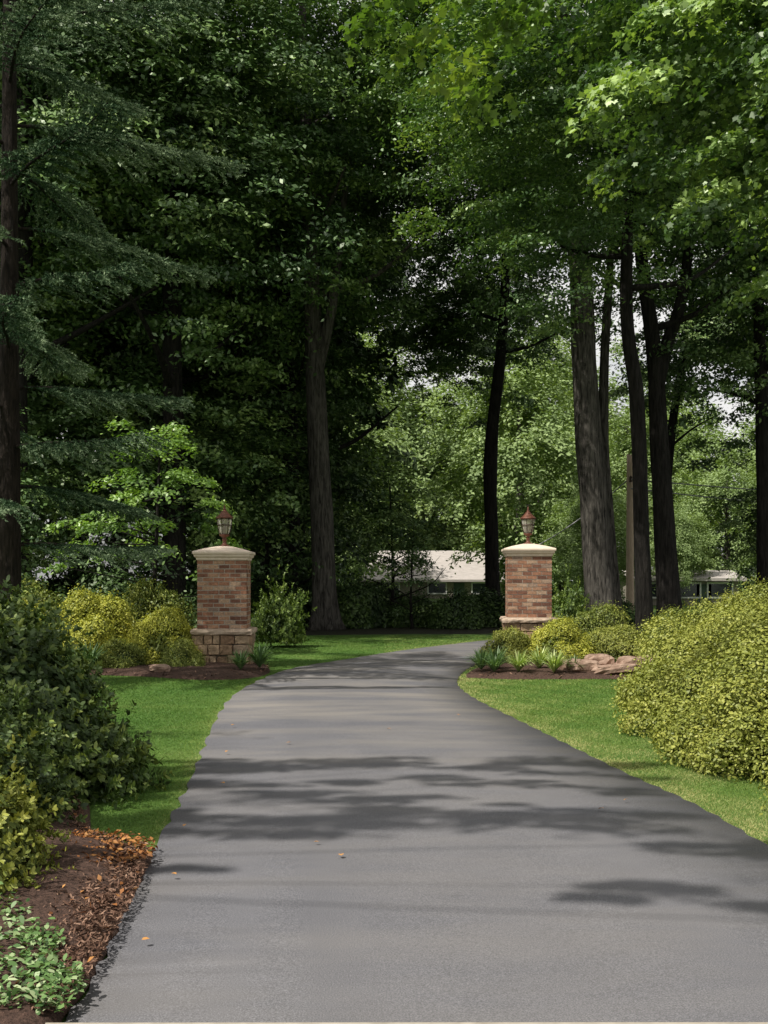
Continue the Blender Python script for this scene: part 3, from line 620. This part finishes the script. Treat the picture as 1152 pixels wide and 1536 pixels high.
obj('trunk',tree_trunk([(sp,[.06,.045,.02])],[((.1,0,c[2]-.4),tuple(c),.018) for c in C[:26]],M['bark_dark'],.3,8),e)
P,Nn,t=sprays(C,rng.uniform(.3,.6,len(C)),100,unit(C-V3(0,0,3)),flat=.15,droop=.3,tilt=.25)
obj('crown',leaves('dogwood_leaves',P,Nn,rng.uniform(.7,1.2,len(P))*.10,HEX,M['understory'],t+.1),e)
# spruce
def spruce():
    e=empty('spruce_tree',(-5.62,17,0),'tall spruce with drooping blue-green boughs','tree')
    tm=MB(); tm.tube([(0,0,z) for z in np.linspace(0,17,30)],np.linspace(.19,.03,30),14,flare=.4,rough=.03)
    PP=[];DD=[];TT=[]
    z=2.1; i=0
    while z<13.0:
        az=i*2.399+rng.uniform(-.3,.3); Ln=3.45*rng.uniform(.65,1.06); Ln*= .78 if z<4.6 else 1
        dr=V3(math.cos(az),math.sin(az),0); sd=V3(-math.sin(az),math.cos(az),0)
        dro=rng.uniform(.35,.60); lift=rng.uniform(.08,.3)
        S=np.linspace(0,1,16); pts=[V3(0,0,z)+dr*Ln*s+V3(0,0,Ln*(lift*s-dro*s*s+.28*s**3))+sd*.2*math.sin(s*3+i)*s for s in S]
        tm.tube(pts,np.linspace(.03,.005,16),6)
        pts=np.array(pts); nb=int(44*Ln/3)+20; tb=rng.normal(0,.08)
        for b in range(nb):
            s=.08+.92*((b+rng.random())/nb)**.9; p0=np.array([np.interp(s,S,pts[:,k]) for k in range(3)])
            side=1 if b%2 else -1; bl=(.85*(1-s)**.5+.24)*rng.uniform(.7,1.1)*min(1,Ln/3+.2)
            d=dr*.85+sd*side*rng.uniform(.35,1.0)+V3(0,0,rng.normal(.0,.05)); d/=np.linalg.norm(d)
            dz=rng.uniform(.25,.42)
            m=int(bl/.009); u=np.linspace(0,1,m)[:,None]
            Q=p0+d*bl*u+V3(0,0,1)*(-dz*bl*u**1.6)+rng.normal(0,.004,(m,3))
            ax=unit(d-V3(0,0,.4)); nd=unit(ax*.8+rng.normal(0,.55,(m,3))+V3(0,0,.15))
            PP.append(Q);DD.append(nd);TT.append(np.full(m,rng.normal(.24,.10)+tb)+.6*u[:,0]**1.3)
            for h in range(4):
                uu=rng.uniform(.1,.9); q0=p0+d*bl*uu+V3(0,0,-dz*bl*uu**1.6); hl=rng.uniform(.08,.24); mm=int(hl/.011)
                w=np.linspace(0,1,mm)[:,None]; hd=unit(d*.9+sd*side*rng.uniform(-.9,.9)+V3(0,0,rng.uniform(-.5,-.05)))
                PP.append(q0+hd*hl*w); DD.append(unit(hd*.8+rng.normal(0,.5,(mm,3)))); TT.append(np.full(mm,rng.normal(.24,.10)+tb)+.6*w[:,0])
        z+=.29+.001*i; i+=1
    P=np.concatenate(PP);D=np.concatenate(DD);T=np.concatenate(TT)+rng.normal(0,.08,len(P)); n=len(P)
    sidev=unit(np.cross(D,rng.normal(size=(n,3)))); ln=rng.uniform(.035,.06,n)[:,None]
    V=np.stack([P-sidev*.009,P+sidev*.009,P+D*ln],1).reshape(-1,3)
    obj('trunk',tm.mesh('trunk',[M['twig']],True),e)
    obj('needles',raw_mesh('needles',V,np.arange(3*n).reshape(n,3),3,M['spruce'],np.repeat(np.clip(T,0,1),3)),e)
    print('needles',n); return e
se=spruce()
# off-side tall maple that shades the drive
sd=Vector((-.46,-.34,.82)).normalized()
kx,ky=-sd.x/sd.z,-sd.y/sd.z
C=[];RR=[]
def band(x0,x1,y0,y1,n,z0,z1,r0,r1,bow=0):
    for _ in range(n):
        z=rng.uniform(z0,z1); x=rng.uniform(x0,x1); y=rng.uniform(y0,y1)+bow*math.sin(x*2.1)
        C.append((x-kx*z,y-ky*z,z)); RR.append(rng.uniform(r0,r1))
band(-3.2,2.2,9.1,9.9,38,8.5,12,.22,.46,.1)
band(-1.2,1.9,8.2,8.9,15,8.5,12,.15,.32,.1)
band(-3.0,1.8,7.0,7.7,44,8.5,12,.22,.46,.12)
band(-1.6,1.0,7.7,8.2,9,8.5,11,.14,.28)
band(-3,-1.3,8,9,12,9,12,.3,.5)
band(1.1,2.8,5.4,5.85,17,8,10,.15,.32,.05)
band(1.7,2.9,6.4,6.9,10,8,10,.15,.3)
band(-1.7,-.9,6.15,6.3,4,8,9,.12,.2)
band(2.6,6,4.5,7.5,14,9,12,.4,.7)
band(-2.0,.8,16.2,16.5,16,11,13,.2,.35)
band(-2,.2,17.8,18.0,8,11,13,.15,.3)
nb_=len(C)
for _ in range(36):
    C.append((rng.uniform(-14,-9),rng.uniform(.5,6),rng.uniform(10,15))); RR.append(rng.uniform(.6,1.1))
PL=V3(-11.5,3.0,0); C=np.array(C)-PL; RR=np.array(RR); e=empty('maple_tree',tuple(PL),'spreading tall maple shading the driveway','tree')
lim=[]
for i in range(0,nb_,14): lim.append(((0,0,8+rng.uniform(0,2)),tuple(C[i]),.02))
obj('trunk',tree_trunk([([(0,0,0),(.1,.1,6),(0,.2,14)],[.38,.3,.12])],lim,M['bark']),e)
P,Nn,t=sprays(C,RR,115,unit(C-V3(0,0,8)),flat=.10,tilt=.1,sx=1.6,sy=.5)
obj('crown',leaves('spreading_leaves',P,Nn,rng.uniform(.7,1.2,len(P))*.11,HEX,M['maple_near'],t),e)
# maple whose leafy tip hangs over the drive
b=V3(5.6,5.6,0); e=empty('maple_tree',tuple(b),'maple with a bright leafy bough hanging over the driveway','tree')
pr=[(0,0,0),(-.1,0,4),(0,.2,10)]
C=np.array([(-5.75,3.4,6.0),(-5.5,3.3,6.2),(-5.3,3.5,5.9),(-4.95,3.2,6.2),(-4.7,3.1,6.4),(-5.0,3.7,5.75),(-4.7,3.4,6.0),(-4.3,2.7,6.5),(-3.9,2.2,6.6),(-3.4,1.8,6.7),(-4.85,3.5,5.5),(-4.45,3.5,6.1)]+[(rng.uniform(-2.6,2),rng.uniform(-2,3),rng.uniform(7,10)) for _ in range(40)])
lm=[((0,0,7.2),(-4.6,2.8,7.0),.06)]+[((0,0,c[2]-1.5),tuple(c),.04) for c in C[12:32]]
obj('trunk',tree_trunk([(pr,[.28,.22,.1])],lm,M['bark']),e)
P,Nn,t=sprays(C,np.r_[rng.uniform(.24,.38,12),rng.uniform(.5,.9,40)],100,unit(C-V3(0,0,6)),flat=.3)
obj('crown',leaves('bough_leaves',P,Nn,rng.uniform(.7,1.25,len(P))*.082,MAPLE,M['bough'],t+.05),e)
# distant sunlit trees
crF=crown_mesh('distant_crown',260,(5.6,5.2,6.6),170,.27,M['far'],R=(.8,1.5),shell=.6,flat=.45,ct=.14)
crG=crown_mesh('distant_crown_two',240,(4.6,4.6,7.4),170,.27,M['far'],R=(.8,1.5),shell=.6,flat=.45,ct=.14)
ftp=[(0,0,0),(.1,0,5),(0,0,11)]
dtr=obj('trunk',tree_trunk([(ftp,[.3,.25,.08])],rand_limbs(ftp,3,9,6,3),M['bark'])); dc=obj('crown',crF,None,(0,0,7.2)); dc2=obj('crown',crG,None,(0,0,8.0))
dp=[(5,114,1.3),(10,108,1.3),(15.5,98,1.2),(20,88,1.0),(26,92,1.15),(31,84,1.0),(36,90,1.1),(42,86,1.1),(23,76,.75),(35,72,.8),(29,68,.6),(-1,120,1.4),(-7,118,1.3),(18,70,.42),(25,60,.5),(9.5,80,1.25),(2.5,112,1.7),(15,110,1.75),(24,112,1.7),(-4.5,76,1.25),(12.5,66,.55),(20,56,.5),(-8,84,1.5),(-2.6,110,1.8)]
for i,(x,y,s) in enumerate(dp):
    copy_tree((dtr,(dc,dc2)[i%2]),'distant_tree',(x,y,0),i*1.7,(s,s,s),label='sunlit light green tree beyond the street',cat='tree',group='sunlit trees beyond the street')
for o in (dtr,dc,dc2): bpy.data.objects.remove(o)
# ---------------------------------------------------------------- house, pole, wires
def house(x,y,w,d,eave,ridge,label):
    e=empty('house',(x,y,0),label,'house')
    mb=MB(); mb.box((0,0,eave/2),(w-.8,d-.8,eave)); obj('wall',mb.mesh('wall',[M['siding']]),e)
    mb=MB(); h=eave-.1; a,b=w/2,d/2
    v=[(-a,-b,h),(a,-b,h),(a,b,h),(-a,b,h),(-a,0,ridge),(a,0,ridge),(-a,-b,h+.18),(a,-b,h+.18),(a,b,h+.18),(-a,b,h+.18),(-a,0,ridge+.18),(a,0,ridge+.18)]
    mb.add(v,[(0,4,5,1),(4,3,2,5),(6,7,11,10),(10,11,8,9),(0,1,7,6),(2,3,9,8),(0,6,10,4),(4,10,9,3),(1,5,11,7),(5,2,8,11)])
    obj('roof',mb.mesh('roof',[M['roof']]),e)
    for k in (-.3,.0,.28):
        mb=MB(); mb.box((w*k,-(d-.8)/2-.03,eave*.58),(1.4,.06,.8)); wo=obj('window',mb.mesh('window',[M['window']]),e)
        mb=MB(); 
        for q in(-1,1): mb.box((w*k+q*.76,-(d-.8)/2-.04,eave*.58),(.1,.09,.98)); mb.box((w*k,-(d-.8)/2-.04,eave*.58+q*.45),(1.4,.09,.1))
        obj('frame',mb.mesh('frame',[M['white']]),wo)
    mb=MB(); mb.box((w*.14,-(d-.8)/2-.03,.65),(.9,.06,1.3)); obj('door',mb.mesh('door',[M['door']]),e)
house(4.4,98,13.0,9,1.5,3.9,'low ranch house with pale shingle roof')
house(18.6,72,7,6,1.6,2.0,'small low house with pale roof behind the pole')
e=empty('utility_pole',(10.85,50,0),'weathered wooden utility pole','utility pole')
mb=MB(); mb.tube([(0,0,z) for z in np.linspace(0,7.1,12)],np.linspace(.18,.14,12),14,rough=.01); obj('pole_shaft',mb.mesh('pole_shaft',[M['pole']],True),e)
mb=MB(); mb.box((0,-.16,6.0),(.12,.06,.25)); mb.tube([(0,-.19,5.9),(0,-.19,6.15)],[.035,.035],8); obj('insulator_bracket',mb.mesh('insulator_bracket',[M['bronze']]),e)
def wire(a,b,sag,label):
    a=V3(*a);b=V3(*b); pts=[a+(b-a)*t+V3(0,0,-sag*4*t*(1-t)) for t in np.linspace(0,1,20)]
    mb=MB(); mb.tube(pts,[.03]*20,5); obj('power_cable',mb.mesh('power_cable',[M['wire']],True),label=label,cat='cable',group='overhead cables')
wire((10.85,49.8,6.1),(7,58,2.9),.3,'thin cable running from the pole to the low house')
wire((10.85,49.8,6.0),(40,50,5.2),.5,'thin cable strung along the street')
wire((10.85,49.8,5.6),(40,52,4.6),.6,'thin cable strung along the street')
# ---------------------------------------------------------------- light, world, camera
sl=bpy.data.lights.new('sun','SUN'); sl.energy=5.0; sl.angle=math.radians(.6); sl.color=(1,.955,.88)
so=bpy.data.objects.new('sun',sl); so.rotation_euler=sd.to_track_quat('Z','Y').to_euler(); COL.objects.link(so)
w=bpy.data.worlds.new('World'); scene.world=w; w.use_nodes=True; nt=w.node_tree; nt.nodes.clear()
sk=nt.nodes.new('ShaderNodeTexSky'); sk.sky_type='NISHITA'; sk.sun_disc=False
sk.sun_elevation=math.asin(sd.z); sk.sun_rotation=math.atan2(sd.x,sd.y); sk.dust_density=3; sk.air_density=1
tc=nt.nodes.new('ShaderNodeTexCoord'); mp=nt.nodes.new('ShaderNodeMapping'); mp.inputs['Scale'].default_value=(1,1,2.5); L(nt,tc.outputs['Generated'],mp.inputs[0])
nz=noise(nt,2.2,6,.6,mp.outputs[0]); cl=ramp(nt,nz,[(.34,(.1,.1,.1)),(.54,(1,1,1))])
c=mix(nt,cl,sk.outputs[0],(10.0,9.9,9.7))
bg=nt.nodes.new('ShaderNodeBackground'); bg.inputs[1].default_value=.090; L(nt,c,bg.inputs[0])
wo=nt.nodes.new('ShaderNodeOutputWorld'); L(nt,bg.outputs[0],wo.inputs[0])
scene.view_settings.view_transform='Standard'; scene.view_settings.look='None'; scene.view_settings.exposure=0
cam=bpy.data.cameras.new('camera'); co=bpy.data.objects.new('camera',cam); COL.objects.link(co)
co.location=(0,0,1.6); co.rotation_euler=(math.radians(90),0,0)
cam.sensor_fit='VERTICAL'; cam.sensor_height=36; cam.lens=36*1700/1536; cam.shift_y=101/1536; cam.clip_end=3000
scene.camera=co
